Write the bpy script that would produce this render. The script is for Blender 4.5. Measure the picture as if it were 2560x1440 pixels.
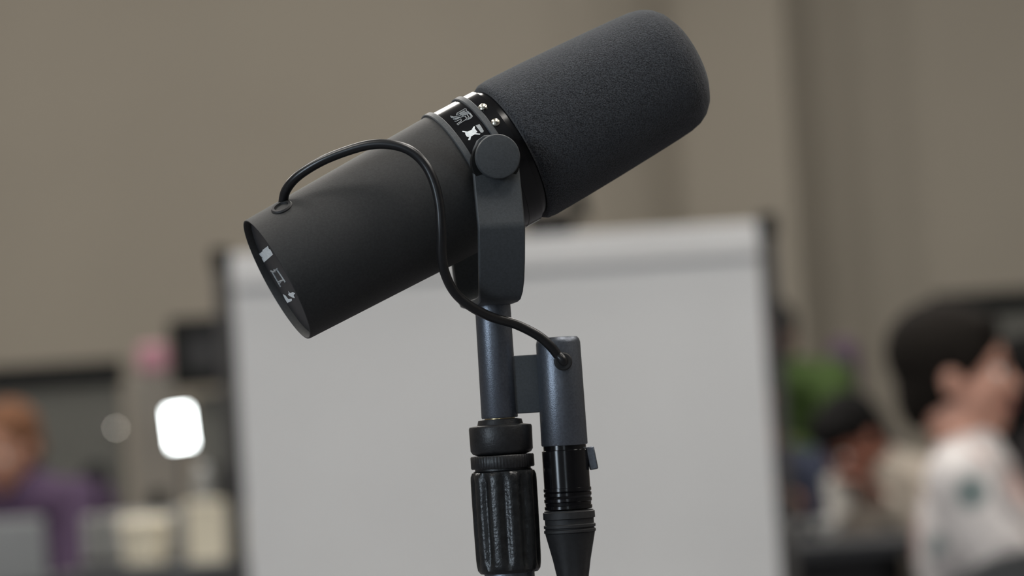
import bpy, bmesh, math, random
from mathutils import Vector, Matrix
random.seed(7)
for o in list(bpy.data.objects): bpy.data.objects.remove(o)
SC = bpy.context.scene
COL = SC.collection
R = math.radians

# ------------------------------------------------------------------ camera
CAM_H, PITCH, ROLL, LENS = 1.08, 2.6, -3.6, 105.0
FPX = 2560 * LENS / 36.0
cd = bpy.data.cameras.new('camera'); cam = bpy.data.objects.new('camera', cd); COL.objects.link(cam)
CM = Matrix.Translation((0, 0, CAM_H)) @ Matrix.Rotation(R(90 + PITCH), 4, 'X') @ Matrix.Rotation(R(ROLL), 4, 'Z')
cam.matrix_world = CM
cd.lens = LENS; cd.sensor_width = 36.0; cd.clip_start = 0.05; cd.clip_end = 60
cd.dof.use_dof = True; cd.dof.focus_distance = 1.425; cd.dof.aperture_fstop = 6.3
SC.camera = cam
CX = (CM.to_3x3() @ Vector((1, 0, 0))); CY = (CM.to_3x3() @ Vector((0, 1, 0))); CF = (CM.to_3x3() @ Vector((0, 0, -1)))
CP = Vector((0, 0, CAM_H))
def ray(u, v): return CX * ((u - 1280) / FPX) - CY * ((v - 720) / FPX) + CF
def uv(p): d = p - CP; z = d.dot(CF); return (1280 + FPX * d.dot(CX) / z, 720 - FPX * d.dot(CY) / z, z)
def W(u, v, d): return CP + ray(u, v) * d          # a measured direction at a measured distance

# ------------------------------------------------------------------ world, exposure
world = bpy.data.worlds.new('world'); SC.world = world; world.use_nodes = True
bg = world.node_tree.nodes['Background']; bg.inputs[0].default_value = (0.62, 0.72, 0.85, 1); bg.inputs[1].default_value = 0.6
SC.view_settings.view_transform = 'Standard'; SC.view_settings.look = 'None'
SC.view_settings.gamma = 1.0; SC.view_settings.use_curve_mapping = False
SC.view_settings.exposure = 0.0

# daylight entering by the tall window in the left wall, behind the camera
DAY_W, LAMP_W = 210.0, 33.0
def daylight(loc, rot, sx, sy, e):
    ld = bpy.data.lights.new('window_daylight', 'AREA'); ld.shape = 'RECTANGLE'; ld.size = sx; ld.size_y = sy
    ld.energy = e; ld.color = (0.74, 0.87, 1.0)
    lo = bpy.data.objects.new('window_daylight', ld); COL.objects.link(lo); lo.location = loc; lo.rotation_euler = rot
daylight((-5.0, -3.6, 1.9), (R(90), 0, R(-90)), 1.5, 2.1, DAY_W)
daylight((-0.55, -5.85, 1.45), (R(90), 0, R(180)), 0.5, 2.1, DAY_W * 0.28)

# ------------------------------------------------------------------ materials
def mat(name, col, rough=0.6, metal=0.0, nscale=60, namt=0.0, bump=0.0, bscale=None, spec=0.5, sheen=0.0, emit=None, estr=0, col2=None, coat=0.0):
    m = bpy.data.materials.new(name); m.use_nodes = True
    nt = m.node_tree; b = nt.nodes['Principled BSDF']
    b.inputs['Base Color'].default_value = (*col, 1); b.inputs['Roughness'].default_value = rough
    b.inputs['Metallic'].default_value = metal; b.inputs['Specular IOR Level'].default_value = spec
    b.inputs['Sheen Weight'].default_value = sheen; b.inputs['Coat Weight'].default_value = coat
    if emit: b.inputs['Emission Color'].default_value = (*emit, 1); b.inputs['Emission Strength'].default_value = estr
    tc = nt.nodes.new('ShaderNodeTexCoord')
    n = nt.nodes.new('ShaderNodeTexNoise'); n.inputs['Scale'].default_value = nscale; n.inputs['Detail'].default_value = 4
    nt.links.new(tc.outputs['Object'], n.inputs['Vector'])
    if namt > 0 or col2:
        r = nt.nodes.new('ShaderNodeValToRGB')
        c2 = col2 if col2 else tuple(min(1, c * (1 + namt)) for c in col)
        c1 = col if col2 else tuple(c * (1 - namt) for c in col)
        r.color_ramp.elements[0].position = 0.35; r.color_ramp.elements[1].position = 0.65
        r.color_ramp.elements[0].color = (*c1, 1); r.color_ramp.elements[1].color = (*c2, 1)
        nt.links.new(n.outputs['Fac'], r.inputs['Fac']); nt.links.new(r.outputs['Color'], b.inputs['Base Color'])
    if bump > 0:
        n2 = nt.nodes.new('ShaderNodeTexNoise'); n2.inputs['Scale'].default_value = bscale or nscale; n2.inputs['Detail'].default_value = 3
        nt.links.new(tc.outputs['Object'], n2.inputs['Vector'])
        bp = nt.nodes.new('ShaderNodeBump'); bp.inputs['Strength'].default_value = bump; bp.inputs['Distance'].default_value = 0.001
        nt.links.new(n2.outputs['Fac'], bp.inputs['Height']); nt.links.new(bp.outputs['Normal'], b.inputs['Normal'])
    return m
M = {}
M['body'] = mat('dark_grey_paint', (0.034, 0.034, 0.0335), 0.6, spec=0.3, nscale=900, namt=0.12, bump=0.12, bscale=1500)
M['yoke'] = mat('yoke_grey_paint', (0.050, 0.056, 0.061), 0.5, nscale=900, namt=0.12, bump=0.15, bscale=1500)
M['stem'] = mat('stem_grey_paint', (0.150, 0.164, 0.190), 0.38, metal=0.8, nscale=900, namt=0.10, bump=0.12, bscale=1800)
M['foam'] = mat('charcoal_foam', (0.040, 0.043, 0.049), 1.0, nscale=1500, namt=0.6, bump=0.9, bscale=1500, spec=0.1, sheen=0.2)
M['gloss'] = mat('gloss_black', (0.005, 0.005, 0.006), 0.17, nscale=300, namt=0.1, spec=0.4)
M['rubber'] = mat('black_cable_jacket', (0.010, 0.010, 0.011), 0.30, nscale=400, namt=0.15)
M['rubber_matt'] = mat('black_rubber', (0.014, 0.014, 0.015), 0.6, nscale=500, namt=0.2, bump=0.1)
M['plate'] = mat('rear_plate', (0.035, 0.035, 0.038), 0.5, nscale=700, namt=0.15)
M['print'] = mat('white_print', (0.86, 0.91, 0.92), 0.5, nscale=900, namt=0.12)
M['printgrey'] = mat('grey_print', (0.36, 0.38, 0.39), 0.5, nscale=900, namt=0.12)
M['silver'] = mat('silver_screw', (0.75, 0.72, 0.62), 0.25, metal=1.0, nscale=300, namt=0.05)
M['brass'] = mat('brass_thread', (0.70, 0.55, 0.28), 0.3, metal=1.0, nscale=300, namt=0.08)
M['clutch'] = mat('black_clutch', (0.014, 0.014, 0.015), 0.42, nscale=500, namt=0.2, bump=0.15, bscale=900)
M['grip'] = mat('worn_black_grip', (0.012, 0.013, 0.014), 0.33, nscale=250, namt=0.35, bump=0.3, bscale=600)
M['darkwall'] = mat('grey_wall', (0.16, 0.15, 0.14), 0.9, nscale=2, namt=0.05)
M['wall'] = mat('taupe_wall', (0.265, 0.238, 0.196), 0.85, nscale=1.2, namt=0.03, bump=0.05, bscale=40)
M['ceil'] = mat('ceiling_paint', (0.62, 0.60, 0.56), 0.9, nscale=3, namt=0.03)
M['floor'] = mat('hall_carpet', (0.10, 0.10, 0.11), 0.95, nscale=40, namt=0.25, bump=0.4, bscale=200)
M['white'] = mat('whiteboard_white', (0.59, 0.595, 0.60), 0.55, nscale=2, namt=0.03)
M['railwhite'] = mat('board_rail_white', (0.63, 0.63, 0.63), 0.5, nscale=5, namt=0.02)
M['whitepaint'] = mat('white_paint', (0.78, 0.78, 0.76), 0.5, nscale=5, namt=0.02)
M['postgrey'] = mat('dark_post', (0.045, 0.042, 0.040), 0.5, nscale=20, namt=0.1)
M['black'] = mat('matt_black', (0.006, 0.0065, 0.0065), 0.75, spec=0.2, nscale=40, namt=0.2)
M['panelgrey'] = mat('partition_grey', (0.10, 0.10, 0.09), 0.9, nscale=80, namt=0.1, bump=0.2)
M['pale'] = mat('pale_grey_panel', (0.20, 0.185, 0.16), 0.7, nscale=6, namt=0.1)
M['pink'] = mat('pink_panel', (0.42, 0.20, 0.25), 0.6, nscale=8, namt=0.15)
M['cream'] = mat('cream_card', (0.70, 0.64, 0.50), 0.7, nscale=15, namt=0.06)
M['riser'] = mat('riser_grey', (0.26, 0.26, 0.25), 0.6, nscale=15, namt=0.06)
M['table'] = mat('dark_table_top', (0.018, 0.020, 0.024), 0.45, nscale=12, namt=0.2)
M['laptop'] = mat('laptop_grey', (0.33, 0.34, 0.34), 0.4, metal=0.3, nscale=60, namt=0.04)
M['led'] = mat('led_diffuser', (0.9, 0.9, 0.9), 0.5, emit=(0.93, 1.0, 1.0), estr=14)
M['dot'] = mat('indicator_lens', (0.9, 0.9, 0.8), 0.5, emit=(1.0, 0.96, 0.85), estr=16)
M['lamp'] = mat('lamp_diffuser', (0.9, 0.9, 0.88), 0.5, emit=(1.0, 0.955, 0.89), estr=6)
M['chair'] = mat('chair_grey_plastic', (0.045, 0.046, 0.047), 0.55, nscale=40, namt=0.1)
M['skin'] = mat('warm_skin', (0.50, 0.27, 0.20), 0.5, nscale=25, namt=0.08)
M['skin_ruddy'] = mat('ruddy_skin', (0.27, 0.11, 0.075), 0.5, nscale=25, namt=0.08)
M['skin_brown'] = mat('brown_skin', (0.14, 0.065, 0.045), 0.5, nscale=25, namt=0.08)
M['skin_tan'] = mat('tan_skin', (0.42, 0.22, 0.15), 0.5, nscale=25, namt=0.08)
M['hair'] = mat('dark_brown_hair', (0.009, 0.007, 0.0055), 0.85, spec=0.15, nscale=90, namt=0.4, bump=0.6, bscale=140)
M['hair_black'] = mat('black_hair', (0.005, 0.0045, 0.0045), 0.85, spec=0.15, nscale=90, namt=0.4, bump=0.6, bscale=140)
M['hair_ginger'] = mat('ginger_hair', (0.155, 0.075, 0.042), 0.85, spec=0.15, nscale=90, namt=0.4, bump=0.6, bscale=140)
M['eye'] = mat('eye_white', (0.7, 0.7, 0.68), 0.2, nscale=60, namt=0.02)
M['iris'] = mat('iris_brown', (0.03, 0.018, 0.01), 0.2, nscale=60, namt=0.1)
M['lip'] = mat('lip_red', (0.40, 0.13, 0.11), 0.45, nscale=60, namt=0.08)
M['taupe'] = mat('taupe_sweater', (0.33, 0.29, 0.245), 0.9, nscale=60, namt=0.15, bump=0.3)
M['navy'] = mat('navy_shirt', (0.016, 0.022, 0.045), 0.85, nscale=60, namt=0.15, bump=0.2)
M['green'] = mat('green_shirt', (0.040, 0.076, 0.012), 0.85, nscale=60, namt=0.2, bump=0.2)
M['purple'] = mat('purple_shirt', (0.058, 0.032, 0.072), 0.85, nscale=60, namt=0.2, bump=0.2)
M['violet'] = mat('purple_cover', (0.085, 0.048, 0.095), 0.8, nscale=30, namt=0.15)
M['blackshirt'] = mat('black_shirt', (0.010, 0.008, 0.009), 0.9, nscale=60, namt=0.2)
M['trouser'] = mat('dark_trousers', (0.018, 0.019, 0.022), 0.9, nscale=80, namt=0.2, bump=0.2)
M['paper'] = mat('white_paper_cup', (0.82, 0.79, 0.72), 0.6, nscale=20, namt=0.03)
M['china'] = mat('white_bowl_glaze', (0.60, 0.60, 0.58), 0.25, nscale=20, namt=0.03)
def floral():
    m = mat('floral_white_shirt', (0.57, 0.54, 0.53), 0.85, nscale=9, namt=0.16)
    nt = m.node_tree; b = nt.nodes['Principled BSDF']; tc = nt.nodes['Texture Coordinate']
    cur = b.inputs['Base Color'].links[0].from_socket
    for sc, thr, col, seed in ((7, 0.26, (0.13, 0.17, 0.17), 3.1), (7, 0.40, (0.50, 0.36, 0.33), 9.7), (6, 0.36, (0.33, 0.31, 0.31), 21.3)):
        mp = nt.nodes.new('ShaderNodeMapping'); mp.inputs['Location'].default_value = (seed, seed * 0.7, seed * 1.3)
        v = nt.nodes.new('ShaderNodeTexVoronoi'); v.inputs['Scale'].default_value = sc
        rr = nt.nodes.new('ShaderNodeValToRGB'); rr.color_ramp.elements[0].position = thr - 0.08; rr.color_ramp.elements[1].position = thr
        rr.color_ramp.elements[0].color = (1, 1, 1, 1); rr.color_ramp.elements[1].color = (0, 0, 0, 1)
        mx = nt.nodes.new('ShaderNodeMix'); mx.data_type = 'RGBA'; mx.inputs[7].default_value = (*col, 1)
        nt.links.new(tc.outputs['Object'], mp.inputs['Vector']); nt.links.new(mp.outputs['Vector'], v.inputs['Vector'])
        nt.links.new(v.outputs['Distance'], rr.inputs['Fac']); nt.links.new(rr.outputs['Color'], mx.inputs[0])
        nt.links.new(cur, mx.inputs[6]); cur = mx.outputs[2]
    nt.links.new(cur, b.inputs['Base Color'])
    return m
M['floral'] = floral()

# ------------------------------------------------------------------ mesh helpers (all vertices given in world space)
def worldloc(o):
    p = Vector((0, 0, 0))
    while o: p += o.location; o = o.parent
    return p
def obj(name, V, F, m, parent=None, base=None, smooth=True, bevel=0, ang=40, seg=2):
    base = Vector(base) if base is not None else (worldloc(parent) if parent else Vector((0, 0, 0)))
    me = bpy.data.meshes.new(name)
    me.from_pydata([tuple(Vector(v) - base) for v in V], [], F); me.update()
    bm = bmesh.new(); bm.from_mesh(me); bmesh.ops.recalc_face_normals(bm, faces=bm.faces); bm.to_mesh(me); bm.free()
    o = bpy.data.objects.new(name, me); COL.objects.link(o)
    if parent: o.parent = parent; o.location = base - worldloc(parent)
    else: o.location = base
    me.materials.append(m if not isinstance(m, str) else M[m])
    if smooth:
        for p in me.polygons: p.use_smooth = True
        me.set_sharp_from_angle(angle=R(ang))
    if bevel:
        b = o.modifiers.new('bevel', 'BEVEL'); b.width = bevel; b.segments = seg; b.limit_method = 'ANGLE'; b.angle_limit = R(35)
    return o
def thing(name, loc, label, cat, group=None):
    o = bpy.data.objects.new(name, None); COL.objects.link(o); o.location = loc; o.empty_display_size = 0.05
    return tag(o, label, cat, group)
def tag(o, label, cat, group=None):
    o['label'] = label; o['category'] = cat
    if group: o['group'] = group
    return o
def struct(o): o['kind'] = 'structure'; return o
def frame_to(a):
    a = Vector(a).normalized(); t = Vector((0, 0, 1)) if abs(a.z) < 0.9 else Vector((1, 0, 0))
    e1 = a.cross(t).normalized(); return e1, a.cross(e1).normalized()
def lathe(o, a, prof, n=96, cap=True, rmod=None):
    """surface of revolution about the axis a through o; prof = [(along, radius)]; radius 0 closes"""
    a = Vector(a).normalized(); e1, e2 = frame_to(a); V = []; F = []; rings = []
    for i, (s, r) in enumerate(prof):
        if r <= 1e-7: rings.append([len(V)]); V.append(o + a * s); continue
        ids = []
        for k in range(n):
            t = 2 * math.pi * k / n; rr = r * (rmod(i, t) if rmod else 1)
            ids.append(len(V)); V.append(o + a * s + (e1 * math.cos(t) + e2 * math.sin(t)) * rr)
        rings.append(ids)
    for A, B in zip(rings, rings[1:]):
        for k in range(n):
            k2 = (k + 1) % n
            if len(A) == 1 and len(B) == 1: break
            if len(A) == 1: F.append((A[0], B[k], B[k2]))
            elif len(B) == 1: F.append((A[k], B[0], A[k2]))
            else: F.append((A[k], B[k], B[k2], A[k2]))
    if cap:
        for ids in (rings[0], rings[-1]):
            if len(ids) > 1: F.append(tuple(ids))
    return V, F
def spline(P, n=8):
    P = [Vector(p) for p in P]; out = []
    for i in range(len(P) - 1):
        p0 = P[max(0, i - 1)]; p1 = P[i]; p2 = P[i + 1]; p3 = P[min(len(P) - 1, i + 2)]
        for k in range(n):
            t = k / n
            out.append(0.5 * ((2 * p1) + (p2 - p0) * t + (2 * p0 - 5 * p1 + 4 * p2 - p3) * t * t + (3 * p1 - p0 - 3 * p2 + p3) * t ** 3))
    out.append(P[-1]); return out
def tube(P, r, n=14):
    P = [Vector(p) for p in P]; V = []; F = []
    d = (P[1] - P[0]).normalized(); e1, e2 = frame_to(d)
    for i, p in enumerate(P):
        d2 = (P[min(i + 1, len(P) - 1)] - P[max(i - 1, 0)]).normalized()
        q = d.rotation_difference(d2); e1 = q @ e1; e2 = q @ e2; d = d2
        rr = r[i] if isinstance(r, (list, tuple)) else r
        for k in range(n):
            t = 2 * math.pi * k / n; V.append(p + (e1 * math.cos(t) + e2 * math.sin(t)) * rr)
    for i in range(len(P) - 1):
        for k in range(n):
            k2 = (k + 1) % n; F.append((i * n + k, i * n + k2, (i + 1) * n + k2, (i + 1) * n + k))
    F.append(tuple(range(n))); F.append(tuple(range((len(P) - 1) * n, len(P) * n)))
    return V, F
def box(c, ex, ey, ez, sx, sy, sz):
    c = Vector(c); V = []
    for i in (-1, 1):
        for j in (-1, 1):
            for k in (-1, 1): V.append(c + ex * (i * sx / 2) + ey * (j * sy / 2) + ez * (k * sz / 2))
    return V, [(0, 1, 3, 2), (4, 6, 7, 5), (0, 4, 5, 1), (2, 3, 7, 6), (0, 2, 6, 4), (1, 5, 7, 3)]
X, Y, Z = Vector((1, 0, 0)), Vector((0, 1, 0)), Vector((0, 0, 1))
def abox(c, s): return box(c, X, Y, Z, *s)
def merge(*L):
    V = []; F = []
    for v, f in L: k = len(V); V += list(v); F += [tuple(i + k for i in q) for q in f]
    return V, F
def copy_tree(o, loc, rz, label, group=None):
    c = o.copy(); COL.objects.link(c); c.location = loc; c.rotation_euler = (0, 0, rz); c['label'] = label
    if group: c['group'] = group
    for ch in [q for q in bpy.data.objects if q.parent == o]:
        d = ch.copy(); COL.objects.link(d); d.parent = c
        for g in [q for q in bpy.data.objects if q.parent == ch]:
            e = g.copy(); COL.objects.link(e); e.parent = d
    return c

# ------------------------------------------------------------------ the hall
XL, XR, YB, YF, ZC = -5.2, 5.6, -6.0, 11.6, 4.6
struct(obj('floor', *abox((0.2, 2.8, -0.05), (XR - XL + 0.4, YF - YB + 0.6, 0.1)), M['floor'], smooth=False))
struct(obj('ceiling', *abox((0.2, 2.8, ZC + 0.05), (XR - XL + 0.4, YF - YB + 0.6, 0.1)), M['ceil'], smooth=False))
struct(obj('wall_right', *abox((XR + 0.1, 2.8, ZC / 2), (0.2, YF - YB + 0.6, ZC)), M['darkwall'], smooth=False))
fx0, fx1, fz0, fz1 = -0.85, -0.25, 0.35, 2.55
struct(obj('wall_front', *merge(
    abox(((XL - 0.2 + fx0) / 2, YB - 0.1, ZC / 2), (fx0 - XL + 0.2, 0.2, ZC)), abox(((XR + 0.2 + fx1) / 2, YB - 0.1, ZC / 2), (XR + 0.2 - fx1, 0.2, ZC)),
    abox(((fx0 + fx1) / 2, YB - 0.1, fz0 / 2), (fx1 - fx0, 0.2, fz0)), abox(((fx0 + fx1) / 2, YB - 0.1, (fz1 + ZC) / 2), (fx1 - fx0, 0.2, ZC - fz1))), M['darkwall'], smooth=False))
wy0, wy1, wz0, wz1 = -4.4, -2.8, 0.8, 3.0
struct(obj('wall_left', *merge(
    abox((XL - 0.1, (wy1 + YF + 0.3) / 2, ZC / 2), (0.2, YF + 0.3 - wy1, ZC)),
    abox((XL - 0.1, (YB - 0.2 + wy0) / 2, ZC / 2), (0.2, wy0 - YB + 0.2, ZC)),
    abox((XL - 0.1, (wy0 + wy1) / 2, wz0 / 2), (0.2, wy1 - wy0, wz0)),
    abox((XL - 0.1, (wy0 + wy1) / 2, (wz1 + ZC) / 2), (0.2, wy1 - wy0, ZC - wz1))), M['darkwall'], smooth=False))
glass = bpy.data.materials.new('window_glass'); glass.use_nodes = True
gb = glass.node_tree.nodes['Principled BSDF']; gb.inputs['Transmission Weight'].default_value = 1; gb.inputs['Roughness'].default_value = 0.0
def window(name, c, ew, wd, hz):
    n = Vector((ew.y, -ew.x, 0)); c = Vector(c)
    w = struct(obj(name, *merge(*[box(c + ew * q * (wd / 2 - 0.03), ew, n, Z, 0.06, 0.12, hz) for q in (-1, 1)], *[box(c + Z * q * (hz / 2 - 0.03), ew, n, Z, wd, 0.12, 0.06) for q in (-1, 0, 1)]), M['whitepaint'], smooth=False))
    for q in (-1, 1): obj('pane', *box(c + Z * q * (hz / 4), ew, n, Z, wd - 0.12, 0.008, hz / 2 - 0.09), glass, w, smooth=False)
window('window_1', (XL - 0.1, (wy0 + wy1) / 2, (wz0 + wz1) / 2), Y, wy1 - wy0, wz1 - wz0)
window('window_2', ((fx0 + fx1) / 2, YB - 0.1, (fz0 + fz1) / 2), X, fx1 - fx0, fz1 - fz0)
# back wall: tall folding panels, the ones on the right standing at slight angles to each other
wb = struct(obj('wall_back', *abox((0.2, YF + 0.45, ZC / 2), (XR - XL + 0.4, 0.1, ZC)), M['wall'], smooth=False))
edges = [(XL, YF), (0.20, YF), (0.38, YF + 0.04), (0.54, YF + 0.11), (0.71, YF + 0.24), (1.12, YF + 0.02), (1.26, YF + 0.16), (1.44, YF + 0.25), (1.66, YF + 0.29), (2.5, YF + 0.1), (3.4, YF), (XR, YF)]
for (x0, y0), (x1, y1) in zip(edges, edges[1:]):
    d = Vector((x1 - x0, y1 - y0, 0)); L = d.length; d.normalize(); n = Vector((-d.y, d.x, 0))
    obj('panel', *box(Vector(((x0 + x1) / 2, (y0 + y1) / 2, ZC / 2)) + n * 0.03, d, n, Z, L, 0.06, ZC), M['wall'], wb, smooth=False)

# ceiling luminaires
k = 0
for y in (0.4, 3.2, 6.0, 8.8):
    for x in ((-2.6, 0.9, 3.6) if y < 5 else (-3.9, -1.2, 1.5)):
        row = ['above the microphone', 'just beyond the microphone', 'over the whiteboard', 'nearest the back wall'][int((y - 0.4) / 2.8 + 0.5)]
        side = 'left' if x < -2 else ('middle' if x < 1.2 else 'right')
        t = thing('ceiling_light', (x, y, ZC), 'square white ceiling light, %s of the row %s' % (side, row), 'light', 'ceiling lights of the hall')
        obj('housing', *abox((x, y, ZC - 0.035), (1.28, 1.28, 0.07)), M['whitepaint'], t, smooth=False, bevel=0.01)
        obj('diffuser', *abox((x, y, ZC - 0.075), (1.2, 1.2, 0.01)), M['lamp'], t, smooth=False)
        l = bpy.data.lights.new('lamp_light', 'AREA'); l.shape = 'SQUARE'; l.size = 1.2; l.energy = LAMP_W; l.color = (1.0, 0.955, 0.89)
        q = bpy.data.objects.new('lamp_light', l); COL.objects.link(q); q.parent = t; q.location = (0, 0, -0.10)

# ------------------------------------------------------------------ the microphone
D0 = 1.46
C0 = W(1206, 421, D0)
TH, PH = R(29.0), R(13.5)
A = ((CX * math.cos(TH) + CY * math.sin(TH)) * math.cos(PH) + CF * math.sin(PH)).normalized()
H = Vector((A.x, A.y, 0)).normalized()
PN = Vector((H.y, -H.x, 0))                       # horizontal pivot axis, towards the camera
if PN.dot(CF) > 0: PN = -PN
mm = 0.001
P0 = C0 + A * (-2 * mm)
floor_pt = Vector((P0.x, P0.y, 0))
mic = thing('studio_microphone', P0 - Z * 0.120, 'black broadcast microphone with foam windscreen tilted up in a yoke bracket', 'microphone')
def ml(name, prof, m, parent=mic, n=128, **kw):
    return obj(name, *lathe(C0, A, [(s * mm, r * mm) for s, r in prof], n), M[m], parent, **kw)
def rb(s): return 32.3 + (s + 115) * (35.2 - 32.3) / 103.0
body = ml('body', [(-111.6, 0), (-111.6, 31.1), (-115.4, 31.3), (-115.8, 31.6), (-115.7, 32.1), (-115.1, 32.3), (-80, rb(-80)), (-40, rb(-40)), (-12, 35.2), (-11, 0)], 'body')
ml('rear_plate', [(-112.4, 0), (-112.4, 30.4), (-112.1, 30.9), (-111.5, 30.9), (-111.4, 0)], 'plate')
band = ml('badge_band', [(-10.6, 0), (-10.6, 35.3), (5.0, 35.3), (5.0, 0)], 'gloss')
EU = A.cross(PN).normalized(); EU = EU if EU.z > 0 else -EU
for s0 in (-13.8, 3.2):                            # two flat rails arching over the microphone from pivot to pivot
    V = []; F = []; N = 64; sec = [(0, 34.6), (0, 36.0), (0.4, 36.4), (2.9, 36.4), (3.3, 36.0), (3.3, 34.6)]
    for i in range(N + 1):
        t = R(-98 + 196 * i / N); d = EU * math.cos(t) + PN * math.sin(t)
        V += [C0 + A * (s0 + a_) * mm + d * r_ * mm for a_, r_ in sec]
    for i in range(N):
        for k in range(6): k2 = (k + 1) % 6; F.append((i * 6 + k, i * 6 + k2, i * 6 + 6 + k2, i * 6 + 6 + k))
    F += [tuple(range(6)), tuple(range(6 * N, 6 * N + 6))]
    obj('clamp_rail', V, F, M['yoke'], mic)
neck = ml('neck', [(5.0, 0), (5.0, 35.5), (12.5, 35.5), (13.0, 34.0), (20, 33.4), (20, 0)], 'gloss')
foam_prof = [(16.2, 0), (16.2, 33.5), (16.6, 35.6), (18.2, 36.6), (22, 37.0), (40, 36.6), (60, 35.8), (80, 34.8), (96, 33.9), (103, 33.3), (108, 32.2), (112, 30.2), (115.4, 27.0), (118.2, 22.2), (120.2, 16), (121.6, 8), (122.1, 0)]
fp2 = []
for (s, r), (s1, r1) in zip(foam_prof[1:], foam_prof[2:]):
    fp2 += [(s + (s1 - s) * q / 3, r + (r1 - r) * q / 3) for q in range(3)]
ml('windscreen', [(16.2, 0)] + fp2 + [(122.1, 0)], 'foam', ang=60)

def cyl_hit(u, v, Rm):
    """point of the line of sight on the cylinder of radius Rm (m) around the microphone axis"""
    d = ray(u, v); o = CP - C0
    dd = d - A * d.dot(A); oo = o - A * o.dot(A)
    a, b, c = dd.dot(dd), 2 * dd.dot(oo), oo.dot(oo) - Rm * Rm
    q = b * b - 4 * a * c
    t = (-b - math.sqrt(max(q, 0))) / (2 * a)
    return CP + d * t
def plane_hit(u, v, p, n):
    d = ray(u, v); return CP + d * ((p - CP).dot(n) / d.dot(n))
# white marks printed on the band
c7 = lambda P: [(1120 + x / 13.09, 250 + y / 13.09) for x, y in P]
strokes = [[(80, 530), (180, 560), (330, 530), (480, 480), (620, 410), (720, 430), (800, 530), (760, 590), (640, 650), (560, 660)],
    [(100, 570), (200, 600), (400, 560)], [(280, 500), (300, 430), (380, 390), (560, 285), (600, 300), (590, 350), (650, 380), (690, 400)],
    [(380, 440), (540, 350)], [(400, 480), (600, 400)],
    [(170, 630), (260, 640), (480, 540), (560, 530), (610, 600), (560, 660), (400, 760), (330, 820), (290, 790), (420, 700), (440, 650)],
    [(220, 690), (270, 700), (430, 620)], [(560, 490), (620, 470), (680, 560), (640, 590)],
    [(460, 520), (620, 440), (700, 450), (770, 530), (730, 570), (640, 620)], [(300, 480), (480, 420), (560, 370)], [(230, 620), (420, 570)]]
g = merge(*[tube([cyl_hit(u, v, 35.35 * mm) for u, v in spline_px] , 0.22 * mm, 6) for spline_px in [c7(s) for s in strokes]])
obj('outlined_mark', *g, M['printgrey'], band)
fig = c7([(470, 1010), (640, 1035), (780, 970), (830, 870), (880, 860), (875, 930), (960, 1040), (905, 1085), (1060, 1105), (1040, 1135), (880, 1125), (760, 1190), (725, 1310), (655, 1310), (690, 1215), (620, 1200), (570, 1130), (560, 1060), (470, 1040)])
obj('silver_mark', [cyl_hit(u, v, 35.42 * mm) for u, v in fig], [tuple(range(len(fig)))], M['print'], band, smooth=False)
bar = c7([(900, 830), (1030, 790), (1090, 870), (1170, 1010), (1150, 1060), (1080, 1070), (1010, 980)])
obj('bar_mark', [cyl_hit(u, v, 35.42 * mm) for u, v in bar], [tuple(range(len(bar)))], M['printgrey'], band, smooth=False)
# two screws in the neck
for u, v in ((1207, 268), (1239, 306)):
    p = cyl_hit(u, v, 35.7 * mm); rad = (p - C0); rad = (rad - A * rad.dot(A)).normalized()
    obj('screw', *lathe(p, rad, [(-0.004, 0.0021), (0.0004, 0.0021), (0.0012, 0.0014), (0.0015, 0)], 20), M['silver'], neck)
# printed symbols on the rear plate
rp = C0 + A * (-112.55 * mm)
c8 = lambda P: [(600 + x / 5.335, 580 + y / 5.335) for x, y in P]
rplate = [o for o in bpy.data.objects if o.name == 'rear_plate'][0]
def decal(name, P, dz=0):
    P = c8(P); obj(name, [plane_hit(u, v, rp - A * dz, A) for u, v in P], [tuple(range(len(P)))], M['print'], rplate, smooth=False)
decal('square_symbol', [(255, 292), (300, 258), (300, 240), (372, 186), (385, 225), (405, 235), (440, 300), (320, 405), (290, 355), (300, 345), (272, 318)])
obj('curve_symbol', *merge(*[tube([plane_hit(u, v, rp, A) for u, v in c8(s)], 0.45 * mm, 6) for s in (
    [(412, 520), (450, 535), (500, 490)], [(430, 530), (545, 730)], [(490, 495), (608, 672)], [(515, 665), (585, 640)], [(455, 505), (480, 535)], [(530, 690), (560, 650)])]), M['printgrey'], rplate)
decal('star_symbol', [(640, 785), (668, 815), (705, 800), (737, 818), (715, 842), (732, 882), (692, 872), (655, 848), (640, 838), (652, 815)])
decal('corner_symbol', [(570, 826), (610, 850), (645, 895), (690, 890), (692, 918), (632, 946), (602, 900)])

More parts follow.
